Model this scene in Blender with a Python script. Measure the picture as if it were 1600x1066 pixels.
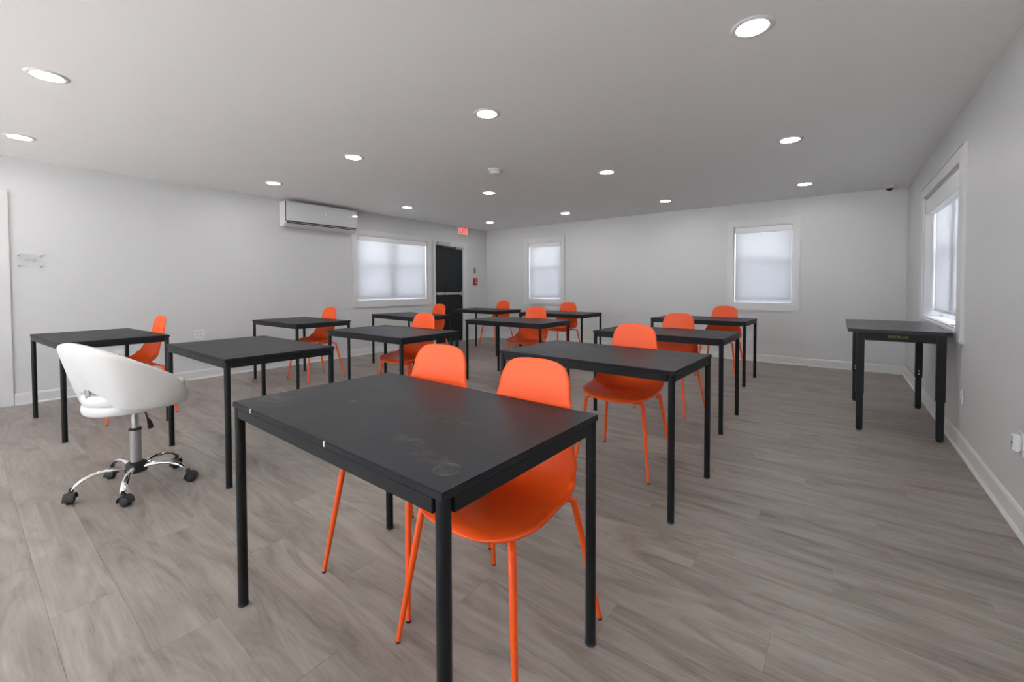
import bpy, bmesh, math, random
from mathutils import Vector, Matrix
random.seed(7)
C = bpy.context.scene.collection
for o in list(bpy.data.objects): bpy.data.objects.remove(o)
R = math.radians
sc = bpy.context.scene

# ------------------------------------------------------------------ camera, world, exposure
cd = bpy.data.cameras.new('camera'); cam = bpy.data.objects.new('camera', cd); C.objects.link(cam)
yaw, pit, rol = R(37.376), R(1.443), R(-0.145)
fw = Vector((-math.sin(yaw)*math.cos(pit), math.cos(yaw)*math.cos(pit), -math.sin(pit)))
rt = Vector((math.cos(yaw), math.sin(yaw), 0)); up = rt.cross(fw)
r2 = rt*math.cos(rol)+up*math.sin(rol); u2 = -rt*math.sin(rol)+up*math.cos(rol)
m = Matrix((r2, u2, -fw)).transposed().to_4x4(); m.translation = Vector((0, 0, 1.17)); cam.matrix_world = m
cd.sensor_width = 36; cd.lens = 36*668.2/1600; cd.shift_y = -(533-464.54)/1600; cd.clip_start = .02
sc.camera = cam
w = bpy.data.worlds.new('overcast_sky'); sc.world = w; w.use_nodes = True
bg = w.node_tree.nodes['Background']; bg.inputs[0].default_value = (.80, .88, 1.0, 1); bg.inputs[1].default_value = 7.5
vs = sc.view_settings; vs.view_transform = 'Standard'; vs.look = 'None'; vs.gamma = 1; vs.use_curve_mapping = False
vs.exposure = 0.10
LAMP = 130.0

sl = bpy.data.lights.new('sun', 'SUN'); sl.energy = 120; sl.angle = R(.53); sl.color = (1, .985, .965)
so_ = bpy.data.objects.new('sun', sl); C.objects.link(so_); so_.rotation_euler = (R(27), 0, R(-8))    # high, from behind the camera

XL, XR, YB, YF, H = -6.49, .704, 7.554, -3.3, 2.455
T = .22                            # wall thickness

# ------------------------------------------------------------------ materials
def mat(name, col, rough=.5, metal=0, spec=.5, coat=0, bump=0, bscale=60, var=0, vscale=4):
    m = bpy.data.materials.new(name); m.use_nodes = True
    nt = m.node_tree; b = nt.nodes['Principled BSDF']
    b.inputs['Base Color'].default_value = (*col, 1); b.inputs['Roughness'].default_value = rough
    b.inputs['Metallic'].default_value = metal; b.inputs['Specular IOR Level'].default_value = spec
    b.inputs['Coat Weight'].default_value = coat
    if bump or var:
        tc = nt.nodes.new('ShaderNodeTexCoord')
    if bump:
        n = nt.nodes.new('ShaderNodeTexNoise'); n.inputs['Scale'].default_value = bscale; n.inputs['Detail'].default_value = 5
        bp = nt.nodes.new('ShaderNodeBump'); bp.inputs['Strength'].default_value = bump; bp.inputs['Distance'].default_value = .002
        nt.links.new(tc.outputs['Object'], n.inputs['Vector']); nt.links.new(n.outputs[0], bp.inputs['Height']); nt.links.new(bp.outputs[0], b.inputs['Normal'])
    if var:
        n = nt.nodes.new('ShaderNodeTexNoise'); n.inputs['Scale'].default_value = vscale; n.inputs['Detail'].default_value = 6
        mx = nt.nodes.new('ShaderNodeMix'); mx.data_type = 'RGBA'
        mx.inputs[6].default_value = (*[c*(1-var) for c in col], 1); mx.inputs[7].default_value = (*[min(1, c*(1+var)) for c in col], 1)
        nt.links.new(tc.outputs['Object'], n.inputs['Vector']); nt.links.new(n.outputs[0], mx.inputs[0]); nt.links.new(mx.outputs[2], b.inputs['Base Color'])
        # roughness varies with the same noise
        mr = nt.nodes.new('ShaderNodeMapRange'); mr.inputs[3].default_value = rough*.85; mr.inputs[4].default_value = min(1, rough*1.15)
        nt.links.new(n.outputs[0], mr.inputs[0]); nt.links.new(mr.outputs[0], b.inputs['Roughness'])
    return m
def emit(name, col, s):
    m = bpy.data.materials.new(name); m.use_nodes = True; nt = m.node_tree; nt.nodes.clear()
    e = nt.nodes.new('ShaderNodeEmission'); e.inputs[0].default_value = (*col, 1); e.inputs[1].default_value = s
    o = nt.nodes.new('ShaderNodeOutputMaterial'); nt.links.new(e.outputs[0], o.inputs[0]); return m

M = {}
M['wall'] = mat('wall_paint', (.585, .590, .597), .42, bump=.12, bscale=90, var=.012, vscale=1.5)
M['ceil'] = mat('ceiling_paint', (.90, .897, .90), .7, bump=.1, bscale=70, var=.012, vscale=1.2)
M['trim'] = mat('white_trim_paint', (.64, .642, .645), .35, bump=.03)
M['frame'] = mat('door_frame_paint', (.62, .62, .61), .35, bump=.03)
M['vinyl'] = mat('white_vinyl', (.78, .79, .80), .35, bump=.02)
M['plastic'] = mat('white_plastic', (.74, .75, .76), .25, bump=.02)
M['gloss'] = mat('glossy_white_plastic', (.66, .67, .69), .06, coat=.6, bump=.01, bscale=8)
M['offwhite'] = mat('offwhite_plastic', (.62, .61, .60), .4, bump=.02)
M['darkslot'] = mat('dark_plastic', (.035, .035, .037), .5, bump=.05)
M['grey'] = mat('grey_plastic', (.22, .22, .22), .4, bump=.05)
M['blackdoor'] = mat('black_door_paint', (.008, .010, .013), .4, spec=.3, var=.2, vscale=3, bump=.05)
M['steel'] = mat('brushed_steel', (.46, .46, .47), .32, metal=.85, bump=.05)
M['chrome'] = mat('chrome', (.72, .72, .73), .09, metal=1, var=.03)
M['satin'] = mat('satin_chrome', (.5, .5, .52), .3, metal=1, var=.03)
M['orange'] = mat('orange_shell_plastic', (.93, .100, .010), .45, spec=.4, bump=.08, bscale=300, var=.03, vscale=3)
M['oleg'] = mat('orange_powder_coat', (.90, .105, .012), .45, spec=.35, bump=.06, bscale=300)
M['rubber'] = mat('black_rubber', (.02, .02, .02), .6, bump=.05)
M['tframe'] = mat('black_powder_coat', (.009, .011, .012), .45, spec=.25, bump=.08, bscale=300, var=.1)
M['leather'] = mat('white_leather', (.72, .72, .705), .33, coat=.15, bump=.25, bscale=120, var=.025, vscale=5)
M['seam'] = mat('leather_seam', (.45, .44, .42), .6, bump=.1)
M['blacktop'] = mat('black_melamine', (.022, .023, .025), .32, spec=.4, bump=.1, bscale=150, var=.12)
M['red'] = mat('red_enamel', (.36, .012, .018), .35, bump=.03)
M['whiteprint'] = mat('white_print', (.75, .75, .75), .5, bump=.02)
M['greenprint'] = mat('yellow_green_print', (.22, .30, .04), .5, bump=.02)
M['signprint'] = mat('grey_print', (.25, .26, .27), .5, bump=.02)
M['lamp'] = emit('lamp_diffuser', (1, .975, .945), LAMP)
M['exitred'] = emit('exit_letters', (1, .02, .03), .75)
M['exitface'] = emit('exit_face_glow', (1.0, .34, .32), .8)
M['led'] = emit('led_light', (1, 1, 1), 4)  # glow standing in for a reflection on the air conditioner

def glassmat(name, tint=(1, 1, 1), gl=.08, gmax=.6):
    m = bpy.data.materials.new(name); m.use_nodes = True; nt = m.node_tree; nt.nodes.clear()
    t = nt.nodes.new('ShaderNodeBsdfTransparent'); t.inputs[0].default_value = (*tint, 1)
    g = nt.nodes.new('ShaderNodeBsdfGlossy'); g.inputs['Roughness'].default_value = .03
    f = nt.nodes.new('ShaderNodeLayerWeight'); f.inputs[0].default_value = .3
    mr = nt.nodes.new('ShaderNodeMapRange'); mr.inputs[3].default_value = gl*.5; mr.inputs[4].default_value = gmax
    mx = nt.nodes.new('ShaderNodeMixShader'); o = nt.nodes.new('ShaderNodeOutputMaterial')
    nt.links.new(f.outputs['Facing'], mr.inputs[0]); nt.links.new(mr.outputs[0], mx.inputs[0]); nt.links.new(t.outputs[0], mx.inputs[1]); nt.links.new(g.outputs[0], mx.inputs[2]); nt.links.new(mx.outputs[0], o.inputs[0])
    return m
M['glass'] = glassmat('window_glass')
M['acrylic'] = glassmat('clear_acrylic', (.99, .995, 1), .03, .08)
M['screen'] = glassmat('insect_screen_mesh', (.90, .90, .92), .0, .0)

def shade_mat():
    m = bpy.data.materials.new('translucent_shade_fabric'); m.use_nodes = True; nt = m.node_tree; nt.nodes.clear()
    t = nt.nodes.new('ShaderNodeBsdfTranslucent'); d = nt.nodes.new('ShaderNodeBsdfDiffuse'); d.inputs[0].default_value = (.70, .71, .73, 1)
    tc = nt.nodes.new('ShaderNodeTexCoord'); wv = nt.nodes.new('ShaderNodeTexNoise'); wv.inputs['Scale'].default_value = 350
    r = nt.nodes.new('ShaderNodeMix'); r.data_type = 'RGBA'; r.inputs[6].default_value = (.47, .475, .49, 1); r.inputs[7].default_value = (.52, .525, .54, 1)
    mx = nt.nodes.new('ShaderNodeMixShader'); mx.inputs[0].default_value = .5; o = nt.nodes.new('ShaderNodeOutputMaterial')
    nt.links.new(tc.outputs['Object'], wv.inputs['Vector']); nt.links.new(wv.outputs[0], r.inputs[0]); nt.links.new(r.outputs[2], t.inputs[0])
    nt.links.new(t.outputs[0], mx.inputs[1]); nt.links.new(d.outputs[0], mx.inputs[2]); nt.links.new(mx.outputs[0], o.inputs[0]); return m
M['shade'] = shade_mat()

PW, PL = .183, 1.24
def plank_off(row): return (row*0.377 % 1.0)*PL
def floor_mat():
    m = bpy.data.materials.new('greige_oak_plank'); m.use_nodes = True; nt = m.node_tree; b = nt.nodes['Principled BSDF']; L = nt.links.new
    N = nt.nodes.new
    geo = N('ShaderNodeNewGeometry'); sep = N('ShaderNodeSeparateXYZ'); L(geo.outputs['Position'], sep.inputs[0])
    def math_(op, a, bv=None, c=None):
        n = N('ShaderNodeMath'); n.operation = op
        for i, v in enumerate((a, bv, c)):
            if v is None: continue
            if isinstance(v, (int, float)): n.inputs[i].default_value = v
            else: L(v, n.inputs[i])
        return n.outputs[0]
    row = math_('FLOOR', math_('DIVIDE', math_('ADD', sep.outputs[1], 50*PW), PW))
    off = math_('MULTIPLY', math_('FRACT', math_('MULTIPLY', row, .377)), PL)
    colm = math_('FLOOR', math_('DIVIDE', math_('SUBTRACT', math_('ADD', sep.outputs[0], 20*PL), off), PL))
    cmb = N('ShaderNodeCombineXYZ'); L(row, cmb.inputs[0]); L(colm, cmb.inputs[1])
    wn = N('ShaderNodeTexWhiteNoise'); wn.noise_dimensions = '2D'; L(cmb.outputs[0], wn.inputs['Vector'])
    # grain coordinates: stretched along X, shifted per plank
    cx = math_('ADD', math_('MULTIPLY', sep.outputs[0], .62), math_('MULTIPLY', wn.outputs[0], 37.0))
    cy = math_('MULTIPLY', sep.outputs[1], 3.2)
    cz = math_('MULTIPLY', wn.outputs[0], 11.0)
    gv = N('ShaderNodeCombineXYZ'); L(cx, gv.inputs[0]); L(cy, gv.inputs[1]); L(cz, gv.inputs[2])
    n1 = N('ShaderNodeTexNoise'); n1.inputs['Scale'].default_value = 2.6; n1.inputs['Detail'].default_value = 7; n1.inputs['Distortion'].default_value = 1.5; n1.inputs['Roughness'].default_value = .62; L(gv.outputs[0], n1.inputs['Vector'])
    # fine grain
    gv2 = N('ShaderNodeCombineXYZ'); L(math_('MULTIPLY', cx, 4.0), gv2.inputs[0]); L(math_('MULTIPLY', sep.outputs[1], 70), gv2.inputs[1]); L(cz, gv2.inputs[2])
    n2 = N('ShaderNodeTexNoise'); n2.inputs['Scale'].default_value = 1.6; n2.inputs['Detail'].default_value = 4; n2.inputs['Distortion'].default_value = .5; L(gv2.outputs[0], n2.inputs['Vector'])
    cr = N('ShaderNodeValToRGB'); e = cr.color_ramp.elements
    e[0].position = .25; e[0].color = (.130, .107, .093, 1); e[1].position = .75; e[1].color = (.360, .322, .298, 1)
    k = cr.color_ramp.elements.new(.42); k.color = (.235, .203, .182, 1)
    k = cr.color_ramp.elements.new(.56); k.color = (.300, .263, .240, 1)
    L(n1.outputs[0], cr.inputs[0])
    mul = N('ShaderNodeMix'); mul.data_type = 'RGBA'; mul.blend_type = 'MULTIPLY'; mul.inputs[0].default_value = 1
    g2 = N('ShaderNodeMapRange'); g2.inputs[1].default_value = .3; g2.inputs[2].default_value = .7; g2.inputs[3].default_value = .88; g2.inputs[4].default_value = 1.08; L(n2.outputs[0], g2.inputs[0])
    g3 = N('ShaderNodeMapRange'); g3.inputs[3].default_value = .86; g3.inputs[4].default_value = .98; L(wn.outputs[0], g3.inputs[0])
    tot = math_('MULTIPLY', g2.outputs[0], g3.outputs[0]); cc = N('ShaderNodeCombineColor'); [L(tot, cc.inputs[i]) for i in range(3)]
    L(cr.outputs[0], mul.inputs[6]); L(cc.outputs[0], mul.inputs[7]); L(mul.outputs[2], b.inputs['Base Color'])
    rr = N('ShaderNodeMapRange'); rr.inputs[3].default_value = .36; rr.inputs[4].default_value = .50; L(n1.outputs[0], rr.inputs[0]); L(rr.outputs[0], b.inputs['Roughness'])
    bp = N('ShaderNodeBump'); bp.inputs['Strength'].default_value = .12; bp.inputs['Distance'].default_value = .001; L(n2.outputs[0], bp.inputs['Height']); L(bp.outputs[0], b.inputs['Normal'])
    b.inputs['Specular IOR Level'].default_value = .42
    return m
M['floor'] = floor_mat()
M['subfloor'] = mat('plank_joint_shadow', (.12, .10, .09), .8, bump=.05)  # dark brown base under the plank joints

def top_mat(name, worn):
    """dark charcoal laminate; 'worn' adds the ring stain and scuffs of the nearest table"""
    m = bpy.data.materials.new(name); m.use_nodes = True; nt = m.node_tree; b = nt.nodes['Principled BSDF']; L = nt.links.new; N = nt.nodes.new
    tc = N('ShaderNodeTexCoord')
    n = N('ShaderNodeTexNoise'); n.inputs['Scale'].default_value = 5; n.inputs['Detail'].default_value = 7; L(tc.outputs['Object'], n.inputs['Vector'])
    mp = N('ShaderNodeMapping'); mp.inputs['Scale'].default_value = (6, 90, 1); L(tc.outputs['Object'], mp.inputs[0])
    ng = N('ShaderNodeTexNoise'); ng.inputs['Scale'].default_value = 1; ng.inputs['Detail'].default_value = 3; L(mp.outputs[0], ng.inputs['Vector'])
    mx = N('ShaderNodeMix'); mx.data_type = 'RGBA'; mx.inputs[6].default_value = (.016, .018, .022, 1); mx.inputs[7].default_value = (.025, .026, .031, 1); L(n.outputs[0], mx.inputs[0])
    out = mx.outputs[2]
    rr = N('ShaderNodeMapRange'); rr.inputs[3].default_value = .38; rr.inputs[4].default_value = .50; L(n.outputs[0], rr.inputs[0]); rout = rr.outputs[0]
    if worn:
        def spot(cx, cy, sx, sy, soft, ring=False, amt=.5):
            mpp = N('ShaderNodeMapping'); mpp.vector_type = 'POINT'; mpp.inputs['Location'].default_value = (-cx/sx, -cy/sy, 0); mpp.inputs['Scale'].default_value = (1/sx, 1/sy, 0)
            L(tc.outputs['Object'], mpp.inputs[0]); ln = N('ShaderNodeVectorMath'); ln.operation = 'LENGTH'; L(mpp.outputs[0], ln.inputs[0])
            r = N('ShaderNodeValToRGB'); r.color_ramp.elements.remove(r.color_ramp.elements[1]); r.color_ramp.elements[0].position = 0; r.color_ramp.elements[0].color = ((.35 if ring else 1),)*3+(1,)
            if ring:
                q = r.color_ramp.elements.new(.72); q.color = (.25,)*3+(1,)
                q = r.color_ramp.elements.new(.82); q.color = (1,)*3+(1,)
            q = r.color_ramp.elements.new(1-soft*.5); q.color = (.9,)*3+(1,)
            q = r.color_ramp.elements.new(1); q.color = (0, 0, 0, 1)
            L(ln.outputs['Value'], r.inputs[0])
            nn = N('ShaderNodeTexNoise'); nn.inputs['Scale'].default_value = 28; nn.inputs['Detail'].default_value = 5; L(tc.outputs['Object'], nn.inputs['Vector'])
            mr = N('ShaderNodeMapRange'); mr.inputs[1].default_value = .42; mr.inputs[2].default_value = .62; mr.inputs[3].default_value = 0; mr.inputs[4].default_value = amt; L(nn.outputs[0], mr.inputs[0])
            mm = N('ShaderNodeMath'); mm.operation = 'MULTIPLY'; L(r.outputs[0], mm.inputs[0]); L(mr.outputs[0], mm.inputs[1]); return mm.outputs[0]
        for a in ((.482, -.252, .033, .036, .2, True, .42), (-.475, -.225, .075, .06, .8, False, .42), (.269, -.188, .09, .03, .8, False, .22), (-.221, -.061, .022, .012, .5, False, .45), (.22, .0, .14, .05, .8, False, .12), (.40, -.235, .10, .04, .8, False, .18)):
            s = spot(*a); k = N('ShaderNodeMix'); k.data_type = 'RGBA'; L(s, k.inputs[0]); L(out, k.inputs[6]); k.inputs[7].default_value = (.17, .18, .185, 1); out = k.outputs[2]
    L(out, b.inputs['Base Color']); L(rout, b.inputs['Roughness']); b.inputs['Specular IOR Level'].default_value = .11
    bp = N('ShaderNodeBump'); bp.inputs['Strength'].default_value = .05; bp.inputs['Distance'].default_value = .001; L(ng.outputs[0], bp.inputs['Height']); L(bp.outputs[0], b.inputs['Normal'])
    return m
M['top'] = top_mat('charcoal_laminate', False); M['topworn'] = top_mat('worn_charcoal_laminate', True)

# ------------------------------------------------------------------ helpers
def box(bm, x0, x1, y0, y1, z0, z1, bev=0, seg=2):
    r = bmesh.ops.create_cube(bm, size=1); vs_ = r['verts']
    for v in vs_: v.co = Vector(((x0+x1)/2+v.co.x*(x1-x0), (y0+y1)/2+v.co.y*(y1-y0), (z0+z1)/2+v.co.z*(z1-z0)))
    if bev:
        es = {e for v in vs_ for e in v.link_edges}
        bmesh.ops.bevel(bm, geom=list(es), offset=bev, segments=seg, affect='EDGES', clamp_overlap=True)
def tube(bm, pts, rad, seg=12, cap=True, sx=1, sy=1):
    """swept tube; rad scalar or list"""
    P = [Vector(p) for p in pts]; n = len(P); rings = []
    ref = Vector((0, 0, 1))
    d0 = (P[1]-P[0]).normalized()
    if abs(d0.dot(ref)) > .95: ref = Vector((0, 1, 0))
    for i, p in enumerate(P):
        d = (P[min(i+1, n-1)]-P[max(i-1, 0)]).normalized()
        a = d.cross(ref).normalized(); b = a.cross(d).normalized(); r = rad[i] if isinstance(rad, (list, tuple)) else rad
        rings.append([bm.verts.new(p+a*math.cos(t*2*math.pi/seg)*r*sx+b*math.sin(t*2*math.pi/seg)*r*sy) for t in range(seg)])
    for i in range(n-1):
        for t in range(seg):
            bm.faces.new((rings[i][t], rings[i][(t+1) % seg], rings[i+1][(t+1) % seg], rings[i+1][t]))
    if cap: bm.faces.new(rings[0][::-1]); bm.faces.new(rings[-1])
def lathe(bm, prof, seg=32, c=(0, 0, 0), axis='z', sx=1, sy=1):
    rings = []
    for r, z in prof:
        ring = []
        for t in range(seg):
            a = t*2*math.pi/seg; x, y = r*math.cos(a)*sx, r*math.sin(a)*sy
            v = (x, y, z) if axis == 'z' else ((z, x, y) if axis == 'x' else (x, z, y))
            ring.append(bm.verts.new(Vector(v)+Vector(c)))
        rings.append(ring)
    for i in range(len(rings)-1):
        for t in range(seg): bm.faces.new((rings[i][t], rings[i][(t+1) % seg], rings[i+1][(t+1) % seg], rings[i+1][t]))
    if prof[0][0] > 1e-5: bm.faces.new(rings[0][::-1])
    if prof[-1][0] > 1e-5: bm.faces.new(rings[-1])
def obj(name, bm, m, parent=None, smooth=False, kind=None, label=None):
    if isinstance(bm, bmesh.types.BMesh):
        bmesh.ops.remove_doubles(bm, verts=bm.verts, dist=1e-6)
        bmesh.ops.recalc_face_normals(bm, faces=bm.faces)
        me = bpy.data.meshes.new(name); bm.to_mesh(me); bm.free()
    else: me = bm
    if smooth:
        for p in me.polygons: p.use_smooth = True
        if smooth != 'all': me.set_sharp_from_angle(angle=R(38))
    if not me.materials: me.materials.append(m)
    o = bpy.data.objects.new(name, me); C.objects.link(o)
    if parent: o.parent = parent
    if kind: o['kind'] = kind
    if label: o['label'] = label
    return o
def part(name, m, parent, fn, smooth=True, **k):
    bm = bmesh.new(); fn(bm); return obj(name, bm, m, parent, smooth, **k)
def bx(name, m, parent, *a, bev=0, **k):
    return part(name, m, parent, lambda b: box(b, *a, bev=bev), **k)
def thing(name, label, cat, loc=(0, 0, 0), rz=0, group=None):
    o = bpy.data.objects.new(name, None); C.objects.link(o); o.location = loc; o.rotation_euler = (0, 0, rz)
    o.empty_display_size = .1
    o['label'] = label; o['category'] = cat
    if group: o['group'] = group
    return o
def struct(name, loc=(0, 0, 0), label=None):
    o = bpy.data.objects.new(name, None); C.objects.link(o); o.location = loc; o['kind'] = 'structure'
    if label: o['label'] = label
    return o
def tag(o, label, cat, group=None):
    o['label'] = label; o['category'] = cat
    if group: o['group'] = group
def dup(root, loc, rz, label, group=None):
    r = root.copy(); C.objects.link(r); r.location = loc; r.rotation_euler = (0, 0, rz); r['label'] = label
    if group: r['group'] = group
    for ch in list(root.children):
        c = ch.copy(); C.objects.link(c); c.parent = r
        for g in ch.children:
            d = g.copy(); C.objects.link(d); d.parent = c
    return r
def text_mesh(s, size, depth=.0006, width=None):
    cu = bpy.data.curves.new('t', 'FONT'); cu.body = s; cu.size = size; cu.extrude = depth; cu.align_x = 'CENTER'; cu.align_y = 'CENTER'
    to = bpy.data.objects.new('t', cu); C.objects.link(to); bpy.context.view_layer.update()
    me = bpy.data.meshes.new_from_object(to.evaluated_get(bpy.context.evaluated_depsgraph_get()))
    bpy.data.objects.remove(to); me.materials.clear()
    if width:
        xs = [v.co.x for v in me.vertices]; k = width/(max(xs)-min(xs)); c = (max(xs)+min(xs))/2
        for v in me.vertices: v.co.x = (v.co.x-c)*k
    return me

# ------------------------------------------------------------------ room shell
# openings: (a0, a1, z0, z1) along the wall
WL = (4.165, 5.735, .925, 2.06); DL = (5.935, 6.725, 0, 2.01)
W1 = (-5.33, -4.51, .90, 2.095); W2 = (-1.335, -.545, .90, 2.095); WR = (4.465, 6.15, .84, 2.07)
D2 = (-.62, .265, 0, 2.05)
def wall(name, axis, c0, c1, a0, a1, holes):
    bm = bmesh.new()
    As = sorted({a0, a1, *[h[0] for h in holes], *[h[1] for h in holes]}); Zs = sorted({0, H, *[h[2] for h in holes], *[h[3] for h in holes]})
    for i in range(len(As)-1):
        for j in range(len(Zs)-1):
            ca, cz = (As[i]+As[i+1])/2, (Zs[j]+Zs[j+1])/2
            if any(h[0] < ca < h[1] and h[2] < cz < h[3] for h in holes): continue
            if axis == 'x': box(bm, c0, c1, As[i], As[i+1], Zs[j], Zs[j+1])
            else: box(bm, As[i], As[i+1], c0, c1, Zs[j], Zs[j+1])
    # merge shared faces so the wall is one clean solid
    bmesh.ops.remove_doubles(bm, verts=bm.verts, dist=1e-5)
    seen = {}
    for f in list(bm.faces):
        k = tuple(sorted(v.index for v in f.verts)); 
    bm.verts.index_update(); dd = {}
    for f in bm.faces: dd.setdefault(tuple(sorted(v.index for v in f.verts)), []).append(f)
    kill = [f for fs in dd.values() if len(fs) > 1 for f in fs]
    bmesh.ops.delete(bm, geom=kill, context='FACES_ONLY')
    return obj(name, bm, M['wall'], kind='structure')
wall('wall_left', 'x', XL-T, XL, YF, YB+T, [WL, DL, D2])
wall('wall_right', 'x', XR, XR+T, YF, YB+T, [WR])
wall('wall_back', 'y', YB, YB+T, XL, XR, [W1, W2])
ADDED_WF = [(-5.6, -3.6, .35, 2.2), (-2.6, -.6, .35, 2.2)]  # unseen front windows, added so daylight brightens the ceiling
wall('wall_front', 'y', YF-T, YF, XL-T, XR+T, ADDED_WF)
for k, q in enumerate(ADDED_WF):
    wf = struct('window_%d' % (5+k))
    for p in ((q[0], q[0]+.05, q[2], q[3]), (q[1]-.05, q[1], q[2], q[3]), (q[0]+.05, q[1]-.05, q[3]-.05, q[3]), (q[0]+.05, q[1]-.05, q[2], q[2]+.05), ((q[0]+q[1])/2-.025, (q[0]+q[1])/2+.025, q[2]+.05, q[3]-.05)):
        bx('window_frame', M['vinyl'], wf, p[0], p[1], YF-.10, YF-.04, p[2], p[3], bev=.003)
    for p in ((q[0]+.05, (q[0]+q[1])/2-.025), ((q[0]+q[1])/2+.025, q[1]-.05)):
        bx('pane', M['glass'], wf, p[0], p[1], YF-.075, YF-.069, q[2]+.05, q[3]-.05)
bx('ceiling', M['ceil'], None, XL-T, XR+T, YF-T, YB+T, H, H+.15, kind='structure')

bx('outdoor_ground', mat('pale_concrete', (.45, .45, .445), .8, bump=.1, var=.05, vscale=1), None, -30, 25, -32, 32, -.3, -.16, kind='structure')  # unseen ground, added to bounce sunlight up to the ceiling
# floor: slab, single planks in view, the rest of the planks joined
floor = struct('floor')
bx('subfloor', M['subfloor'], floor, XL-T, XR+T, YF-T, YB+T, -.12, -.0075, smooth=False)
f_px = 668.2
def visible(x0, x1, y0, y1):
    for x in (x0, (x0+x1)/2, x1):
        for y in (y0, y1):
            d = Vector((x, y, -1.17)); F = d.dot(fw)
            if F < .3: continue
            px = 800+f_px*d.dot(r2)/F; py = 464.5-f_px*d.dot(u2)/F
            if -60 < px < 1660 and py < 1110: return True
    return False
def plank_bm(bm, x0, x1, y0, y1, b=.0007):
    g = .00015; x0 += g; x1 -= g; y0 += g; y1 -= g
    lo = [bm.verts.new((x, y, -.0075)) for x, y in ((x0, y0), (x1, y0), (x1, y1), (x0, y1))]
    mi = [bm.verts.new((x, y, -b)) for x, y in ((x0, y0), (x1, y0), (x1, y1), (x0, y1))]
    tp = [bm.verts.new((x, y, 0)) for x, y in ((x0+b, y0+b), (x1-b, y0+b), (x1-b, y1-b), (x0+b, y1-b))]
    for A, B in ((lo, mi), (mi, tp)):
        for i in range(4): bm.faces.new((A[i], A[(i+1) % 4], B[(i+1) % 4], B[i]))
    bm.faces.new(tp)
rest = bmesh.new(); full = None; cand = []
r0 = int(math.floor((YF+50*PW)/PW)); r1 = int(math.floor((YB+50*PW)/PW))
for row in range(r0, r1+1):
    y0 = row*PW-50*PW; ya, yb = max(y0, YF), min(y0+PW, YB)
    if yb-ya < .01: continue
    off = (row*.377 % 1)*PL; k = -3
    c0 = int(math.floor((XL+20*PL-off)/PL)); c1 = int(math.floor((XR+20*PL-off)/PL))
    for cc in range(c0, c1+1):
        x0 = cc*PL-20*PL+off; xa, xb = max(x0, XL), min(x0+PL, XR)
        if xb-xa < .01: continue
        cand.append((xa, xb, ya, yb, visible(xa, xb, ya, yb)))
vis = sorted([c for c in cand if c[4]], key=lambda c: c[2])
single = set(vis[:300])
fullmesh = None
for c in cand:
    if c in single:
        if abs(c[1]-c[0]-PL) < 1e-4 and abs(c[3]-c[2]-PW) < 1e-4:
            if fullmesh is None:
                bm = bmesh.new(); plank_bm(bm, -PL/2, PL/2, -PW/2, PW/2); fullmesh = obj('plank', bm, M['floor'], floor); o = fullmesh
            else:
                o = fullmesh.copy(); C.objects.link(o)
            o.location = ((c[0]+c[1])/2, (c[2]+c[3])/2, 0)
        else:
            bm = bmesh.new(); hx, hy = (c[1]-c[0])/2, (c[3]-c[2])/2; plank_bm(bm, -hx, hx, -hy, hy)
            o = obj('plank', bm, M['floor'], floor); o.location = ((c[0]+c[1])/2, (c[2]+c[3])/2, 0)
    else: plank_bm(rest, *c[:4])
obj('plank_field', rest, M['floor'], floor, kind='stuff')

# baseboards (board + shoe moulding)
def baseboard(name, axis, c, s, segs):
    r = struct(name)
    for a0, a1 in segs:
        def prof(bm, pts):
            vs0 = []; vs1 = []
            for d, z in pts:
                if axis == 'x': vs0.append(bm.verts.new((c+s*d, a0, z))); vs1.append(bm.verts.new((c+s*d, a1, z)))
                else: vs0.append(bm.verts.new((a0, c+s*d, z))); vs1.append(bm.verts.new((a1, c+s*d, z)))
            n = len(pts)
            for i in range(n): bm.faces.new((vs0[i], vs0[(i+1) % n], vs1[(i+1) % n], vs1[i]))
            bm.faces.new(vs0[::-1]); bm.faces.new(vs1)
        part('board', M['trim'], r, lambda b: prof(b, [(0, 0), (.013, 0), (.013, .095), (.009, .108), (.004, .114), (0, .114)]), smooth=False)
        part('shoe_moulding', M['trim'], r, lambda b: prof(b, [(.013, 0), (.027, 0), (.026, .007), (.021, .014), (.013, .018)]), smooth=False)
baseboard('baseboard_left', 'x', XL, 1, [(.352, 5.85), (6.87, YB)])
baseboard('baseboard_back', 'y', YB, -1, [(XL+.013, XR-.013)])
baseboard('baseboard_right', 'x', XR, -1, [(YF, YB)])

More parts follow.
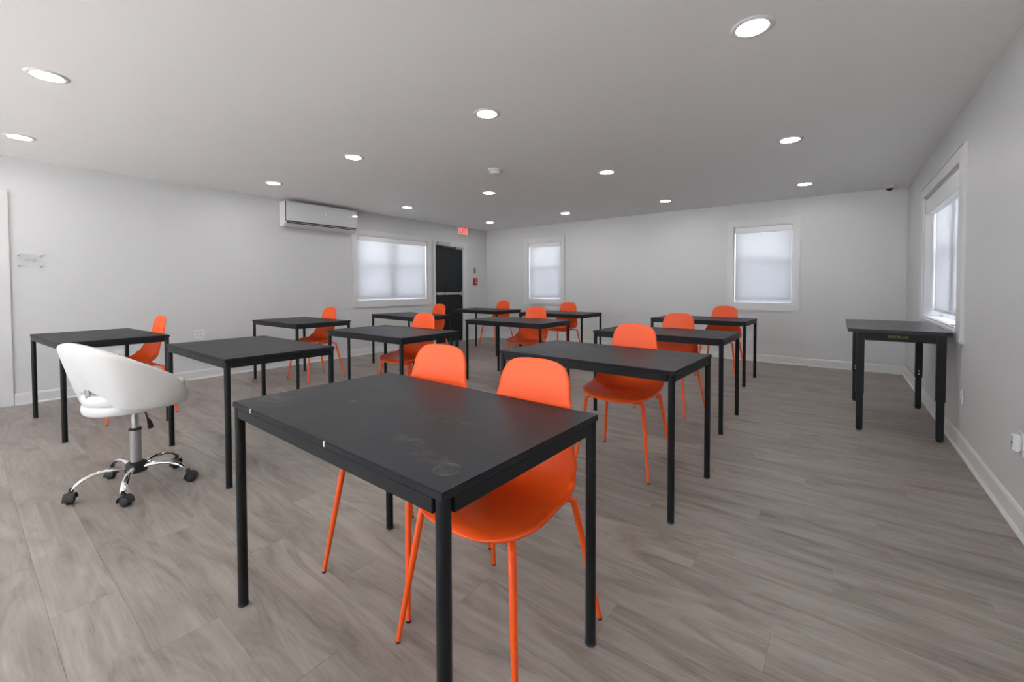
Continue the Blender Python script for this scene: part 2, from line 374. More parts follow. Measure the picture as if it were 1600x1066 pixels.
# windows: local frame (a along wall, d depth outward, z); map() puts it in the room
def wmap(side):
    if side == 'left': return lambda a0, a1, d0, d1: (XL-d1, XL-d0, a0, a1)
    if side == 'right': return lambda a0, a1, d0, d1: (XR+d0, XR+d1, a0, a1)
    return lambda a0, a1, d0, d1: (a0, a1, YB+d0, YB+d1)
def window(n, side, W, twin, depth, cas=.09, proud=.014, sill=.0, bottom=None):
    a0, a1, z0, z1 = W; mp = wmap(side); r = struct('window_%d' % n)
    def B(name, m, p, A0, A1, D0, D1, Z0, Z1, bev=.002):
        x0, x1, y0, y1 = mp(A0, A1, D0, D1); return bx(name, m, p, x0, x1, y0, y1, Z0, Z1, bev=bev)
    zb = z0-cas-.01 if bottom is None else bottom
    ct = .095
    B('casing', M['trim'], r, a0-cas, a0, -proud, 0, zb, z1+ct); B('casing', M['trim'], r, a1, a1+cas, -proud, 0, zb, z1+ct)
    B('casing', M['trim'], r, a0, a1, -proud, 0, z1, z1+ct); B('casing', M['trim'], r, a0, a1, -proud, 0, zb, z0-(.028 if sill else 0))
    # drip cap on top and thin back band at the bottom
    B('casing', M['trim'], r, a0-cas-.004, a1+cas+.004, -proud-.006, 0, z1+ct, z1+ct+.010); B('casing', M['trim'], r, a0-cas-.004, a1+cas+.004, -proud-.006, 0, zb-.012, zb)
    if sill: B('window_sill', M['trim'], r, a0, a1, -sill, .145, z0-.028, z0, bev=.005)
    jt = .012
    for q in ((a0, a0+jt, z0, z1), (a1-jt, a1, z0, z1), (a0+jt, a1-jt, z1-jt, z1), (a0+jt, a1-jt, z0, z0+jt)):
        B('jamb', M['trim'], r, q[0], q[1], 0.0, depth+.03, q[2], q[3], bev=.001)
    # sashes
    units = [(a0+jt, a1-jt)] if not twin else [(a0+jt, (a0+a1)/2-.025), ((a0+a1)/2+.025, a1-jt)]
    if twin: B('mullion', M['vinyl'], r, (a0+a1)/2-.025, (a0+a1)/2+.025, depth-.005, depth+.06, z0+jt, z1-jt)
    zm = (z0+z1)/2+.005; fwid = .042
    for ua, ub in units:
        for k, (lo, hi, d0) in enumerate(((z0+jt, zm+.02, depth), (zm-.02, z1-jt, depth+.032))):
            s = part('sash', M['vinyl'], r, lambda b: [box(b, *mp(q[0], q[1], d0, d0+.028), q[2], q[3], bev=.002) for q in ((ua, ua+fwid, lo, hi), (ub-fwid, ub, lo, hi), (ua+fwid, ub-fwid, hi-fwid, hi), (ua+fwid, ub-fwid, lo, lo+fwid))])
            B('pane', M['glass'], s, ua+fwid, ub-fwid, d0+.012, d0+.016, lo+fwid, hi-fwid, bev=0)
        B('insect_screen', M['screen'], r, ua+.01, ub-.01, depth+.066, depth+.068, z0+jt, zm, bev=0)
    return r
def shade(side, W, depth, label, bottom=.03, cas_d=.06, cas_h=.085):
    a0, a1, z0, z1 = W; mp = wmap(side); a0 += .016; a1 -= .016; z1 -= .014
    x0, x1, y0, y1 = mp((a0+a1)/2-.01, (a0+a1)/2+.01, depth, depth+.02)
    t = thing('roller_shade', label, 'window shade', ((x0+x1)/2, (y0+y1)/2, z1)); ox, oy, oz = t.location
    def B(name, m, A0, A1, D0, D1, Z0, Z1, bev=.002, p=t):
        X0, X1, Y0, Y1 = mp(A0, A1, D0, D1); return bx(name, m, p, X0-ox, X1-ox, Y0-oy, Y1-oy, Z0-oz, Z1-oz, bev=bev)
    B('cassette', M['vinyl'], a0, a1, depth-cas_d*.5, depth+min(.024, cas_d*.45), z1-cas_h, z1, bev=.006)
    B('shade_fabric', M['shade'], a0+.006, a1-.006, depth+.008, depth+.0092, z0+bottom+.02, z1-cas_h+.004, bev=0)
    B('bottom_rail', M['plastic'], a0+.010, a1-.010, depth+.002, depth+.015, z0+bottom, z0+bottom+.024, bev=.005)
    # bead chain loop on one side
    X0, X1, Y0, Y1 = mp(a1-.006, a1-.003, depth-.018, depth-.014)
    part('pull_chain', M['plastic'], t, lambda b: tube(b, [((X0+X1)/2-ox, (Y0+Y1)/2-oy, -cas_h), ((X0+X1)/2-ox, (Y0+Y1)/2-oy, -.72*(z1-z0))], .0025, 6))
    return t
window(1, 'left', WL, True, .13); shade('left', WL, .028, 'wide white roller shade beside the black exit door', cas_h=.075)
window(2, 'back', W1, False, .12); shade('back', W1, .028, 'narrow white roller shade on back wall left of centre, nearer the room corner')
window(3, 'back', W2, False, .12); shade('back', W2, .028, 'bright white roller shade on right part of the back wall')
window(4, 'right', WR, True, .145, cas=.15, proud=.020, sill=.024, bottom=.765)
shade('right', WR, .07, 'white roller shade in deep window recess above the adjustable desk', bottom=.07, cas_h=.155, cas_d=.13)

# black exit door
d1 = struct('door_1')
a0, a1, _, zt = DL
for q in ((a0-.055, a0, 0, zt+.05), (a1, a1+.055, 0, zt+.05), (a0, a1, zt, zt+.05)):
    bx('door_frame', M['frame'], d1, XL-T, XL+.022, q[0], q[1], q[2], q[3], bev=.003)
bx('door_casing', M['trim'], d1, XL, XL+.012, a1+.055, a1+.135, 0, zt+.05, bev=.002)
bx('door_casing', M['trim'], d1, XL, XL+.012, a0-.055, a1+.135, zt+.05, zt+.115, bev=.002)
bx('door_stop', M['frame'], d1, XL-.06, XL-.048, a1-.018, a1, 0, zt, bev=.002)
dl = bx('door_leaf', M['blackdoor'], d1, XL-.045, XL-.003, a0+.003, a1-.003, .008, zt-.003, bev=.002)
for z in (.25, 1.0, 1.78): part('hinge', M['steel'], dl, lambda b: tube(b, [(XL+.004, a0+.004, z), (XL+.004, a0+.004, z+.10)], .006, 10))
bx('threshold', M['steel'], d1, XL-.08, XL+.01, a0, a1, .0, .008, bev=.002)
pb = part('panic_bar', M['steel'], dl, lambda b: (box(b, XL+.02, XL+.062, a0+.02, a1-.085, 1.00, 1.052, bev=.008), box(b, XL-.003, XL+.02, a0+.02, a1-.07, 1.005, 1.047, bev=.002)), label='grey steel push bar across the door')
bx('latch_case', M['satin'], dl, XL-.003, XL+.065, a1-.085, a1-.01, .975, 1.08, bev=.01)
bx('latch_band', M['darkslot'], dl, XL+.018, XL+.0635, a0+.20, a0+.215, .998, 1.054, bev=.002)
cl = bx('door_closer', M['satin'], d1, XL+.022, XL+.085, a0+.03, a0+.36, zt-.002, zt+.075, bev=.008, label='silver door closer body above the door')
part('closer_arm', M['steel'], cl, lambda b: (tube(b, [(XL+.05, a0+.30, zt-.002), (XL+.05, a0+.30, zt-.022), (XL+.10, a0+.12, zt-.024)], .007, 8), tube(b, [(XL+.10, a0+.12, zt-.024), (XL+.03, a0+.50, zt-.026), (XL-.002, a0+.53, zt-.04)], .007, 8)))
bx('magnetic_lock', M['satin'], d1, XL-.002, XL+.045, a1-.23, a1-.012, zt-.055, zt-.002, bev=.004)
part('lock_plate', M['darkslot'], d1, lambda b: box(b, XL-.002, XL+.02, a1-.36, a1-.235, zt-.05, zt-.004, bev=.002))
# white door at far left
d2 = struct('door_2'); b0, b1, _, z2 = D2
for q in ((b1, b1+.085, 0, z2+.07), (b0-.085, b0, 0, z2+.07), (b0, b1, z2, z2+.07)):
    bx('door_casing', M['trim'], d2, XL-.0, XL+.015, q[0], q[1], q[2], q[3], bev=.003)
for q in ((b1-.02, b1, 0, z2), (b0, b0+.02, 0, z2), (b0+.02, b1-.02, z2-.02, z2)):
    bx('jamb', M['trim'], d2, XL-T, XL, q[0], q[1], q[2], q[3], bev=.002)
lf = bx('door_leaf', M['trim'], d2, XL-.05, XL-.012, b0+.023, b1-.023, .008, z2-.023, bev=.003)
part('door_handle', M['satin'], lf, lambda b: (lathe(b, [(.026, 0), (.026, .006), (.011, .010), (.011, .05)], 20, (XL-.012, b0+.09, .95), 'x'), tube(b, [(XL+.036, b0+.09, .95), (XL+.036, b0+.20, .95)], .009, 10)))

# ------------------------------------------------------------------ ceiling lamps: one modelled, the others copied
GRID = "round recessed ceiling lamps in a regular grid"
LX = [-5.568+1.7368*i for i in range(4)]; LY = [.377+2.0628*j for j in range(4)]
colw = ['row along the left wall', 'second row from the left wall', 'second row from the right wall', 'row along the right wall']
depw = ['nearest the camera', 'second from the camera', 'third from the camera', 'nearest the back wall']
lamp0 = thing('ceiling_lamp', '', 'ceiling lamp', (LX[0], LY[0], H), 0, GRID)
part('trim_ring', M['plastic'], lamp0, lambda b: lathe(b, [(.071, -.001), (.071, -.006), (.080, -.009), (.092, -.006), (.100, 0)], 48))
part('diffuser', M['lamp'], lamp0, lambda b: lathe(b, [(.0, -.0075), (.042, -.0072), (.069, -.0055), (.0705, -.001)], 40))
for j in (3, 2, 1, 0, -1):  # last row is unseen, added to light the front of the room
    for i in range(4):
        y = .377+2.0628*j
        lab = 'round white ceiling lamp in the %s, %s' % (colw[i], depw[j] if j >= 0 else 'behind the camera')
        if i == 0 and j == 0: lamp0['label'] = lab; continue
        dup(lamp0, (LX[i], y, H), 0, lab, GRID if (j >= 0) else 'round recessed ceiling lamps behind the camera')

sd = thing('smoke_detector', 'round white smoke detector on the ceiling near its middle', 'smoke detector', (-3.02, 3.648, H))
part('base', M['offwhite'], sd, lambda b: lathe(b, [(.075, 0), (.075, -.010), (.070, -.014)], 36))
part('cover', M['plastic'], sd, lambda b: lathe(b, [(.062, -.014), (.060, -.030), (.050, -.042), (.028, -.048), (0, -.049)], 36))
part('sensor_slot', M['grey'], sd, lambda b: lathe(b, [(.0635, -.018), (.0635, -.024)], 36))
part('test_button', M['grey'], sd, lambda b: lathe(b, [(0, -.0535), (.009, -.053), (.010, -.047)], 16, (.02, .0, 0)))

cm = thing('dome_camera', 'small security dome camera on the ceiling by the far right corner', 'security camera', (.50, 7.30, H))
part('housing', M['offwhite'], cm, lambda b: lathe(b, [(.062, 0), (.062, -.022), (.054, -.040), (.040, -.046), (.030, -.047)], 36))
part('dome', M['darkslot'], cm, lambda b: lathe(b, [(.036, -.044), (.034, -.056), (.024, -.070), (.010, -.077), (0, -.078)], 28), label='black camera dome')

# ------------------------------------------------------------------ left wall equipment
ac = thing('air_conditioner', 'white wall mounted air conditioner high above the desks on left wall', 'air conditioner', (XL, 3.49, 2.06))
AL = 1.15; y0, y1 = -AL/2, AL/2
def acbody(b):
    prof = [(0, 0), (.10, -.018), (.150, .0), (.182, .045), (.188, .07), (.188, .330), (.150, .352), (0, .352)]
    A = [b.verts.new((x, y0, z)) for x, z in prof]; B_ = [b.verts.new((x, y1, z)) for x, z in prof]; n = len(prof)
    for i in range(n): b.faces.new((A[i], A[(i+1) % n], B_[(i+1) % n], B_[i]))
    b.faces.new(A[::-1]); b.faces.new(B_)
    bmesh.ops.bevel(b, geom=[e for e in b.edges if abs(e.verts[0].co.y-e.verts[1].co.y) < 1e-5], offset=.006, segments=2, affect='EDGES')
part('housing', M['offwhite'], ac, acbody)
fp = part('front_panel', M['gloss'], ac, lambda b: box(b, .193, .207, y0+.008, y1-.008, .068, .344, bev=.006), label='glossy white front panel')
part('panel_gap', M['darkslot'], ac, lambda b: box(b, .186, .194, y0+.002, y1-.002, .062, .340, bev=.001))
part('air_outlet', M['darkslot'], ac, lambda b: (box(b, .150, .1885, y0+.03, y1-.03, .030, .066, bev=.002)))
part('louver', M['offwhite'], ac, lambda b: (box(b, .152, .196, y0+.035, y1-.035, .022, .029, bev=.002), box(b, .165, .190, y0+.035, y1-.035, .046, .050, bev=.001)))
o = part('display_light', M['led'], fp, lambda b: lathe(b, [(0, .2078), (.006, .2078), (.006, .206)], 14, (0, .03, .22), 'x'))  # painted glint: glowing dot for a lamp reflected in the panel
for k in range(3): bx('badge_mark', M['grey'], fp, .2068, .2074, y0+.052+k*.016, y0+.064+k*.016, .088, .098)
part('line_cover', M['trim'], ac, lambda b: box(b, 0, .012, y1+.0, y1+.006, -.40, .03, bev=.001))

ex = thing('exit_sign', 'lit red EXIT sign under the ceiling above the black door', 'exit sign', (XL, 6.715, 2.285))
part('housing', M['plastic'], ex, lambda b: box(b, 0, .045, -.15, .15, 0, .165, bev=.006))
part('face_plate', M['exitface'], ex, lambda b: box(b, .045, .048, -.137, .137, .014, .151, bev=.001))
o = obj('letters', text_mesh('EXIT', .16, .001, .235), M['exitred'], ex, label='red letters EXIT')
o.matrix_local = Matrix(((0, 0, 1, .0495), (1, 0, 0, 0), (0, 1, 0, .0825), (0, 0, 0, 1)))

fa = thing('fire_alarm_station', 'small dark red fire alarm pull station right of the exit door', 'fire alarm', (XL, 7.115, 1.215))
part('housing', M['red'], fa, lambda b: box(b, 0, .05, -.058, .058, 0, .145, bev=.008))
part('pull_handle', M['whiteprint'], fa, lambda b: box(b, .05, .062, -.035, .035, .028, .050, bev=.004), label='white pull handle')
for s, w_, z in (('FIRE', .075, .112), ('PULL', .055, .075)):
    o = obj('letters', text_mesh(s, .026, .0006, w_), M['whiteprint'], fa, label='white letters %s' % s); o.matrix_local = Matrix(((0, 0, 1, .0505), (1, 0, 0, 0), (0, 1, 0, z), (0, 0, 0, 1)))
kp = thing('wall_reader', 'slim grey wall plate above the red fire alarm station', 'access reader', (XL, 7.115, 1.46))
part('housing', M['grey'], kp, lambda b: box(b, 0, .022, -.024, .024, 0, .13, bev=.006))
part('button', M['steel'], kp, lambda b: lathe(b, [(.012, .02), (.012, .026), (0, .027)], 18, (0, 0, .085), 'x'))

sg = thing('acrylic_sign', 'clear acrylic door sign on four metal standoffs at far left', 'sign', (XL, .484, 1.375))
part('panel', M['acrylic'], sg, lambda b: box(b, .018, .022, -.088, .088, 0, .132, bev=.001))
for yy in (-.076, .076):
    for zz in (.014, .118): part('standoff', M['steel'], sg, lambda b: lathe(b, [(.0075, 0), (.0075, .024), (.005, .027), (0, .0275)], 18, (0, yy, zz), 'x'))
o = obj('letters', text_mesh('OFFICE', .026, .0004, .072), M['signprint'], sg, label='small grey letters'); o.matrix_local = Matrix(((0, 0, 1, .0228), (1, 0, 0, .0), (0, 1, 0, .072), (0, 0, 0, 1)))

def outlet(loc, face, label, wide=1, kind='duplex', name='wall_outlet', cat='outlet'):
    rz = {'left': 0, 'right': math.pi, 'back': -math.pi/2}[face]
    t = thing(name, label, cat, loc, rz)
    hw = .036 if wide == 1 else .058
    part('cover_plate', M['plastic'], t, lambda b: box(b, 0, .006, -hw, hw, -.058, .058, bev=.003))
    for g in ([0] if wide == 1 else [-.023, .023]):
        if kind == 'duplex':
            for z in (-.020, .020):
                s = part('socket', M['offwhite'], t, lambda b: box(b, .006, .008, g-.016, g+.016, z-.014, z+.014, bev=.003))
                for dy in (-.006, .006): part('slot', M['darkslot'], s, lambda b: box(b, .0078, .0084, g+dy-.001, g+dy+.001, z-.002, z+.008))
        elif kind == 'coax': part('connector', M['darkslot'], t, lambda b: lathe(b, [(.008, .006), (.008, .012), (.004, .012), (.004, .018), (0, .018)], 16, (0, g, 0), 'x'))
        elif kind == 'proud':
            part('plug_body', M['plastic'], t, lambda b: box(b, .006, .034, g-.026, g+.026, -.036, .040, bev=.006))
            part('port', M['darkslot'], t, lambda b: box(b, .0335, .0346, g-.008, g+.008, -.006, .006))
    return t
outlet((XL, 1.906, .572), 'left', 'wide double outlet plate on left wall behind the desks', 2)
outlet((XL, 1.137, .405), 'left', 'wall plate with black connector under the leftmost desk', 1, 'coax', 'connector_plate')
outlet((XL, 3.36, .425), 'left', 'outlet plate low on left wall under the air conditioner', 1)
outlet((-1.09, YB, .395), 'back', 'outlet plate low on the back wall below right window', 1)
outlet((XR, 4.33, .394), 'right', 'outlet plate on right wall just in front of the adjustable desk', 1)
outlet((XR, 6.14, .368), 'right', 'outlet plate on right wall behind the adjustable desk, near the corner', 1)
outlet((XR, 3.075, .415), 'right', 'outlet with white plug-in box at the right picture edge', 1, 'proud')

# coil of cord on the right sill
cc_ = part('cord_coil', M['plastic'], None, lambda b: tube(b, [(XR+.045+.036*math.cos(a*.35)*(1+.08*math.sin(a)), 4.78+.11*math.sin(a*.35), .843+.0006*a) for a in range(0, 38)], .0028, 6))
tag(cc_, 'thin loop of white cord lying on the right window sill', 'cord')

# ------------------------------------------------------------------ desks
LG, SH, HT = 1.121, .673, .755
def make_desk(topm):
    t = thing('desk', '', 'table')
    part('tabletop', topm, t, lambda b: box(b, -LG/2, LG/2, -SH/2, SH/2, HT-.020, HT, bev=.0025))
    ins = .0178; r = .0166; lx, ly = LG/2-ins, SH/2-ins
    for sx in (-1, 1):
        for sy in (-1, 1):
            lg = part('leg', M['tframe'], t, lambda b: tube(b, [(sx*lx, sy*ly, .006), (sx*lx, sy*ly, HT-.0202)], r, 24))
            part('foot_glide', M['rubber'], lg, lambda b: lathe(b, [(.0160, 0), (.0176, .002), (.0176, .009), (.0166, .010)], 24, (sx*lx, sy*ly, 0)))
    zt_, zb_ = HT-.0202, HT-.056
    for s in (-1, 1):
        part('apron', M['tframe'], t, lambda b: box(b, -lx+r+.0015, lx-r-.0015, s*(ly+.003)-.011, s*(ly+.003)+.011, zb_, zt_, bev=.002))
        part('apron', M['tframe'], t, lambda b: box(b, s*(lx+.003)-.011, s*(lx+.003)+.011, -ly+r+.0015, ly-r-.0015, zb_, zt_, bev=.002))
    return t
desk0 = make_desk(M['topworn'])
desk0.location = (-1.179, .935, 0); desk0.rotation_euler.z = R(-1.1)
desk0['label'] = 'large charcoal desk in the foreground with ring stain and two orange chairs'
tp = desk0.children[0]
for (a, b_) in ((-.399, -SH/2), (.093, -SH/2)): part('paint_chip', M['whiteprint'], tp, lambda b: box(b, a-.003, a+.003, b_-.0006, b_+.003, HT-.014, HT+.0002), label='white chip in the edge')
DG = 'charcoal desks with round black legs'
desk0['group'] = DG
plain = None
desks = [((-1.177, 2.469), -1.9, 'charcoal desk second from the camera in the right column, one orange chair'),
         ((-1.266, 3.977), -.5, 'charcoal desk third from the camera in the right column of desks'),
         ((-1.390, 5.881), -1.9, 'charcoal desk farthest back in the right column, before the bright back window'),
         ((-3.352, 1.278), -.2, 'charcoal desk without a chair, right behind the white swivel chair'),
         ((-5.185, .780), 3.3, 'leftmost charcoal desk, partly hidden by the white swivel chair'),
         ((-5.345, 2.642), .5, 'charcoal desk by the left wall under the air conditioner'),
         ((-3.363, 2.526), 0, 'charcoal desk in the middle column directly behind the foreground desk'),
         ((-5.070, 4.153), -5.9, 'charcoal desk below the wide left window, before the black door'),
         ((-5.091, 5.871), -1.5, 'charcoal desk farthest back on the left, beside the black door'),
         ((-3.166, 4.245), 1.1, 'charcoal desk third from the camera in the middle column of desks'),
         ((-3.517, 5.867), .9, 'charcoal desk farthest back in the middle column under the narrow back window')]
for i, (p, a, lab) in enumerate(desks):
    if plain is None:
        plain = make_desk(M['top']); plain.location = (*p, 0); plain.rotation_euler.z = R(a); plain['label'] = lab; plain['group'] = DG
    else: dup(plain, (*p, 0), R(a), lab, DG)

# ------------------------------------------------------------------ orange shell chairs
def catmull(pts, n):
    P = [Vector(p) for p in pts]; P = [2*P[0]-P[1]]+P+[2*P[-1]-P[-2]]; out = []
    for i in range(1, len(P)-2):
        for k in range(n):
            t = k/n; a, b, c, d = P[i-1:i+3]
            out.append(.5*((2*b)+(c-a)*t+(2*a-5*b+4*c-d)*t*t+(3*b-a-3*c+d)*t**3))
    out.append(P[-2]); return out
def lerp_tab(tab, x):
    if x <= tab[0][0]: return tab[0][1]
    for (a, u), (b, v) in zip(tab, tab[1:]):
        if x <= b:
            k = (x-a)/(b-a); k = k*k*(3-2*k); return u+(v-u)*k
    return tab[-1][1]
def shell(bm):
    prof = catmull([(-.242, .452), (-.220, .466), (-.145, .471), (-.045, .464), (.045, .462), (.107, .474), (.148, .510), (.169, .570), (.182, .66), (.197, .78), (.215, .902)], 24)
    s = [0]
    for a, b in zip(prof, prof[1:]): s.append(s[-1]+(b-a).length)
    TL = s[-1]
    def at(a):
        a = min(max(a, 0), TL)
        for i in range(len(s)-1):
            if a <= s[i+1]:
                k = (a-s[i])/(s[i+1]-s[i]); p = prof[i].lerp(prof[i+1], k); d = (prof[i+1]-prof[i]).normalized(); return p, d
        return prof[-1], (prof[-1]-prof[-2]).normalized()
    A1, A2 = .135, .066
    def width(a):
        w = lerp_tab([(0, .225), (.12, .238), (.36, .238), (.46, .225), (.60, .178), (.71, .155), (TL, .128)], a)
        if a < A1: k = (A1-a)/A1; w *= max(0, 1-k**2.6)**(1/2.6)
        if a > TL-A2: k = (a-TL+A2)/A2; w *= max(0, 1-k**3.3)**(1/2.9)
        return w
    def cup(a): return lerp_tab([(0, .002), (.10, .020), (.26, .042), (.38, .078), (.50, .064), (.66, .026), (TL, .010)], a)
    NU, NV = 46, 22; grid = []
    for i in range(NU+1):
        u = i/NU; a = TL*(.5-.5*math.cos(math.pi*u))*.65+TL*u*.35
        if i == 0: a = .0008
        if i == NU: a = TL-.0006
        p, d = at(a); n = Vector((-d.y, d.x)) ; w_ = width(a); row = []
        for j in range(NV+1):
            t = -1+2*j/NV; x = w_*t
            c = cup(a)*(abs(x)/.236)**2.3
            q = p+n*c
            row.append(bm.verts.new((x, q.x, q.y)))
        grid.append(row)
    for i in range(NU):
        for j in range(NV): bm.faces.new((grid[i][j], grid[i][j+1], grid[i+1][j+1], grid[i+1][j]))
    bmesh.ops.recalc_face_normals(bm, faces=bm.faces)
    bmesh.ops.solidify(bm, geom=bm.faces[:], thickness=.009)
def make_chair():
    t = thing('shell_chair', '', 'chair')
    part('seat_shell', M['orange'], t, shell, smooth='all')
    tops = {}
    for sx in (-1, 1):
        for sy in (-1, 1):
            a = Vector((sx*.168, -.165 if sy < 0 else .135, .452)); b_ = Vector((sx*.186, -.187 if sy < 0 else .160, .440)); f = Vector((sx*.242, sy*.246, .004))
            tops[sx, sy] = a
            lg = part('leg', M['oleg'], t, lambda b: tube(b, [a, b_, b_.lerp(f, .35), f], [.0105, .0118, .0112, .0078], 14))
            part('foot_cap', M['rubber'], lg, lambda b: lathe(b, [(.0078, 0), (.0086, .002), (.0086, .007), (.0078, .008)], 14, (f.x, f.y, 0)))
    def fr(b):
        for sy in (-1, 1): tube(b, [tops[-1, sy]+Vector((-.002, 0, -.002)), tops[1, sy]+Vector((.002, 0, -.002))], .0095, 10)
        for sx in (-1, 1): tube(b, [(sx*.10, tops[1, -1].y, .450), (sx*.10, tops[1, 1].y, .450)], .0095, 10)
    part('under_frame', M['oleg'], t, fr)
    return t
CG = 'orange shell chairs pushed in at the desks'
chairs = [((-.894, 1.111), 0, 'nearest orange shell chair, at the right half of the foreground desk'),
          ((-1.440, 1.166), 4.9, 'orange shell chair at the left half of the foreground desk'),
          ((-1.130, 2.712), 2, 'orange shell chair at the second desk of the right column'),
          ((-1.280, 4.178), -6, 'orange shell chair at the third desk of the right column'),
          ((-1.225, 6.110), -3, 'farthest orange shell chair on the right, in front of the bright back window'),
          ((-5.150, 1.005), 2, 'leftmost orange shell chair, seen side on behind the white swivel chair'),
          ((-5.335, 2.828), 2, 'orange shell chair by the left wall below the air conditioner'),
          ((-3.345, 2.717), 2, 'orange shell chair at the desk directly behind the foreground desk'),
          ((-4.930, 4.380), -5.7, 'orange shell chair whose back stands out against the black door'),
          ((-5.070, 6.170), 0, 'orange shell chair farthest back on the left, right of the black door'),
          ((-3.170, 4.500), 4, 'orange shell chair at the third desk of the middle column'),
          ((-3.615, 6.100), 0, 'orange shell chair farthest back in the middle column')]
ch0 = make_chair()
for i, (p, a, lab) in enumerate(chairs):
    if i == 0: ch0.location = (*p, 0); ch0.rotation_euler.z = R(a); ch0['label'] = lab; ch0['group'] = CG
    else: dup(ch0, (*p, 0), R(a), lab, CG)

# ------------------------------------------------------------------ white swivel chair (faces local +x)
SWR = 108
sw = thing('swivel_chair', 'white leather swivel chair with wrap-around back and chrome star base', 'office chair', (-3.269, .635, 0), R(SWR))
FB = Vector((0, 0, 0))
# star base
hub = part('hub', M['rubber'], sw, lambda b: lathe(b, [(.030, .085), (.052, .092), (.056, .112), (.050, .140), (.034, .150)], 24))
for k in range(5):
    ang = R(-95+72*k-SWR)
    c_, s_ = math.cos(ang), math.sin(ang)
    def P_(r, z, w=0): return Vector((r*c_-w*s_, r*s_+w*c_, z))
    def arm(b):
        secs = [(.035, .118, .020, .018), (.08, .128, .017, .016), (.13, .133, .015, .014), (.18, .128, .015, .013), (.225, .112, .016, .013), (.255, .090, .016, .012), (.268, .070, .013, .011)]
        rings = []
        for r_, z_, hw, hh in secs:
            rings.append([b.verts.new(P_(r_+hh*.35*math.sin(a)*0, z_+hh*math.sin(a)*.75, hw*math.cos(a))) for a in [i*math.pi/6 for i in range(12)]])
        for i in range(len(rings)-1):
            for q in range(12): b.faces.new((rings[i][q], rings[i][(q+1) % 12], rings[i+1][(q+1) % 12], rings[i+1][q]))
        b.faces.new(rings[0][::-1]); b.faces.new(rings[-1])
    part('base_arm', M['chrome'], sw, arm)
    # caster: swivelled a little differently at each arm
    tw = ang+R([70, 55, 15, 200, 130][k]); ax = Vector((-math.sin(tw), math.cos(tw), 0)); fd = Vector((math.cos(tw), math.sin(tw), 0))
    cc0 = P_(.268, .0285)+fd*.014
    def wheel(b, s):
        prof = [(0, .020), (.012, .020), (.021, .017), (.0275, .012), (.0285, .006), (.0275, .002), (0, .002)]
        rings = []
        for rr_, d in prof:
            rings.append([b.verts.new(cc0+ax*s*d+fd*rr_*math.cos(t*math.pi/12)+Vector((0, 0, rr_*math.sin(t*math.pi/12)))) for t in range(24)])
        for i in range(len(rings)-1):
            for q in range(24): b.faces.new((rings[i][q], rings[i][(q+1) % 24], rings[i+1][(q+1) % 24], rings[i+1][q]))
    def hood(b):
        pts = []
        for d in (-.0225, .0225):
            ring = [cc0+ax*d+fd*.033*math.cos(t)+Vector((0, 0, .033*math.sin(t))) for t in [R(a) for a in range(-10, 191, 20)]]
            inner = [cc0+ax*d+fd*.0295*math.cos(t)+Vector((0, 0, .0295*math.sin(t))) for t in [R(a) for a in range(-10, 191, 20)]]
            pts.append((ring, inner))
        V = [[[b.verts.new(p) for p in q] for q in s] for s in pts]; n = len(pts[0][0])
        for i in range(n-1):
            b.faces.new((V[0][0][i], V[0][0][i+1], V[1][0][i+1], V[1][0][i])); b.faces.new((V[0][1][i], V[1][1][i], V[1][1][i+1], V[0][1][i+1]))
            for s in (0, 1): b.faces.new((V[s][0][i], V[s][0][i+1], V[s][1][i+1], V[s][1][i]))
        for e in (0, n-1): b.faces.new((V[0][0][e], V[1][0][e], V[1][1][e], V[0][1][e]))
    cs = part('caster', M['rubber'], sw, lambda b: (hood(b), tube(b, [P_(.268, .050), P_(.268, .082)], .010, 12), tube(b, [P_(.268, .056), cc0+Vector((0, 0, .03))], .012, 10)))
    for s in (-1, 1): part('wheel', M['rubber'], cs, lambda b: wheel(b, s))
part('lift_sleeve', M['satin'], sw, lambda b: lathe(b, [(.027, .145), (.027, .335), (.0295, .337), (.0295, .345), (.018, .346)], 28))
part('sleeve_ring', M['rubber'], sw, lambda b: lathe(b, [(.030, .337), (.0305, .339), (.0305, .346), (.018, .3475)], 28))
part('gas_lift', M['chrome'], sw, lambda b: (lathe(b, [(.0165, .345), (.0165, .465)], 24), lathe(b, [(.0172, .378), (.0172, .381)], 24)))
part('seat_plate', M['rubber'], sw, lambda b: box(b, -.09, .09, -.07, .07, .462, .484, bev=.006))
import_l = part('height_lever', M['rubber'], sw, lambda b: (tube(b, [(-.012, -.062, .468), (-.009, -.109, .452), (-.008, -.127, .415)], .0045, 8), tube(b, [(-.008, -.126, .42), (-.006, -.133, .405), (-.003, -.145, .368), (-.002, -.147, .361)], [.006, .012, .019, .014], 10, sx=1, sy=.45)))
# cushions
def tilt(p):  # seat leans back a little
    x, y, z = p; a = R(3); zz = z-.50
    return Vector((x*math.cos(a)-zz*math.sin(a), y, .50+x*math.sin(a)+zz*math.cos(a)))
EX, EA, EB = .012, .238, .228
def puff(b, zlo, zhi, k, crown):
    prof = []
    n = 7; rr = (zhi-zlo)/2
    prof.append((0, zlo)); prof.append((.80, zlo))
    for i in range(n+1):
        a = -math.pi/2+math.pi*i/n; prof.append((1-rr*3.2*(1-math.cos(a))*.55, zlo+rr+rr*math.sin(a)))
    prof += [(.7, zhi+crown*.5), (.4, zhi+crown*.9), (0, zhi+crown)]
    rings = []
    for r_, z_ in prof:
        rings.append([b.verts.new(tilt((EX+EA*k*r_*math.cos(t)*(1 if abs(t-math.pi) > 9 else 1), EB*k*r_*math.sin(t), z_))) for t in [q*2*math.pi/48 for q in range(48)]])
    for i in range(len(rings)-1):
        for q in range(48): b.faces.new((rings[i][q], rings[i][(q+1) % 48], rings[i+1][(q+1) % 48], rings[i+1][q]))
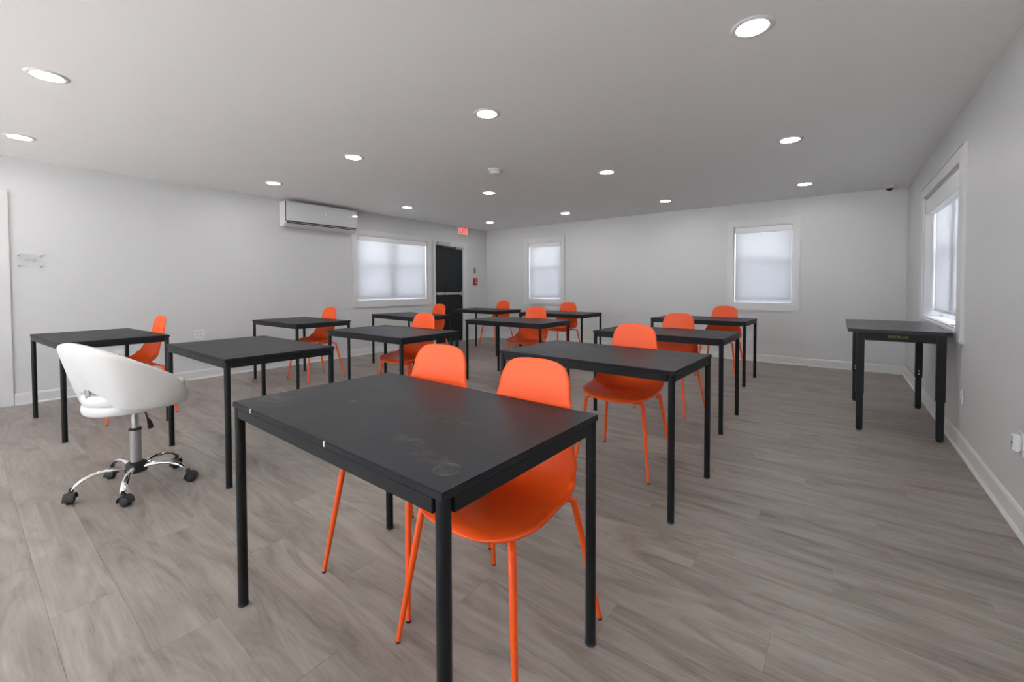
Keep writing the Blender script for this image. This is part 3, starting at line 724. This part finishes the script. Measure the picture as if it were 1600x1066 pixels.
part('seat_pan', M['leather'], sw, lambda b: puff(b, .482, .534, 1.0, 0), smooth='all')
part('seat_cushion', M['leather'], sw, lambda b: puff(b, .532, .596, .985, .014), smooth='all')
def backshell(b):
    PH = 122; NP, NZ = 48, 10; g = []
    for i in range(NP+1):
        ph = R(-PH+2*PH*i/NP); A = abs(math.degrees(ph))
        # direction: phi=0 is backward (-x)
        dx, dy = -math.cos(ph), math.sin(ph)
        kb = lerp_tab([(0, .84), (28, .90), (60, 1.0), (95, 1.03), (122, 1.03)], A); kt = lerp_tab([(0, 1.28), (45, 1.27), (85, 1.15), (122, 1.06)], A)
        zb = lerp_tab([(0, .610), (20, .592), (52, .500), (95, .490), (122, .500)], A)
        xt = EX+EA*kt*dx
        zt2 = .700-.62*xt-.75*max(xt-.05, 0)
        row = []
        zt2 = max(zt2, zb+.03)
        for j in range(NZ+1):
            t = j/NZ; tt = t**1.15
            bulge = .022*math.sin(math.pi*t)*(1.1 if A > 40 else 1.0)
            k = kb+(kt-kb)*tt+bulge/EA*.6
            row.append(b.verts.new((EX+EA*k*dx, EB*k*dy, zb+(zt2-zb)*t)))
        g.append(row)
    for i in range(NP):
        for j in range(NZ): b.faces.new((g[i][j], g[i+1][j], g[i+1][j+1], g[i][j+1]))
    bmesh.ops.recalc_face_normals(b, faces=b.faces)
bk = part('backrest', M['leather'], sw, backshell, smooth='all')
so = bk.modifiers.new('thick', 'SOLIDIFY'); so.thickness = .042; so.offset = 0
sb = bk.modifiers.new('round', 'SUBSURF'); sb.levels = 1; sb.render_levels = 2
part('back_bracket', M['chrome'], sw, lambda b: tube(b, [(-.14, .0, .515), (-.195, 0, .53), (-.210, 0, .57), (-.212, 0, .62)], .013, 12, sx=1.6))

# ------------------------------------------------------------------ height adjustable desk at the right wall
ad = thing('adjustable_desk', 'black adjustable work table with stepped square legs under the right window', 'table', (.365, 5.0, 0))
x0, x1, ya, yb, ZT = .062-.365, .664-.365, 4.392-5.0, 5.612-5.0, .825
part('tabletop', M['blacktop'], ad, lambda b: box(b, x0, x1, ya, yb, ZT-.026, ZT, bev=.003))
lxs = (.145-.365, .612-.365); lys = (4.455-5.0, 5.548-5.0)
for lx in lxs:
    for ly in lys:
        lg = part('leg', M['tframe'], ad, lambda b: box(b, lx-.026, lx+.026, ly-.026, ly+.026, .30, ZT-.027, bev=.003))
        part('inner_leg', M['tframe'], lg, lambda b: box(b, lx-.0215, lx+.0215, ly-.0215, ly+.0215, .012, .31, bev=.003))
        part('foot_glide', M['rubber'], lg, lambda b: lathe(b, [(.019, 0), (.021, .003), (.012, .008), (.012, .013)], 18, (lx, ly, 0)))
        for z in ((.335, .362) if ly == lys[1] else ()): part('bolt', M['steel'], lg, lambda b: lathe(b, [(.007, -.0265), (.007, -.0295), (.004, -.031), (0, -.031)], 12, (lx, ly, z), 'y'))
for ly, s in ((lys[0], -1), (lys[1], 1)):
    ap = part('apron', M['tframe'], ad, lambda b: box(b, lxs[0]+.027, lxs[1]-.027, ly+s*.006-.016, ly+s*.006+.016, ZT-.092, ZT-.027, bev=.002))
    if s < 0:
        o = obj('letters', text_mesh('SECTLUS', .026, .0004, .118), M['greenprint'], ap, label='small yellow-green lettering')
        o.matrix_local = Matrix(((1, 0, 0, .005), (0, 0, -1, ly-.0225), (0, 1, 0, ZT-.056), (0, 0, 0, 1)))
for lx, s in ((lxs[0], -1), (lxs[1], 1)):
    part('apron', M['tframe'], ad, lambda b: box(b, lx-.014, lx+.014, lys[0]+.027, lys[1]-.027, ZT-.085, ZT-.027, bev=.002))
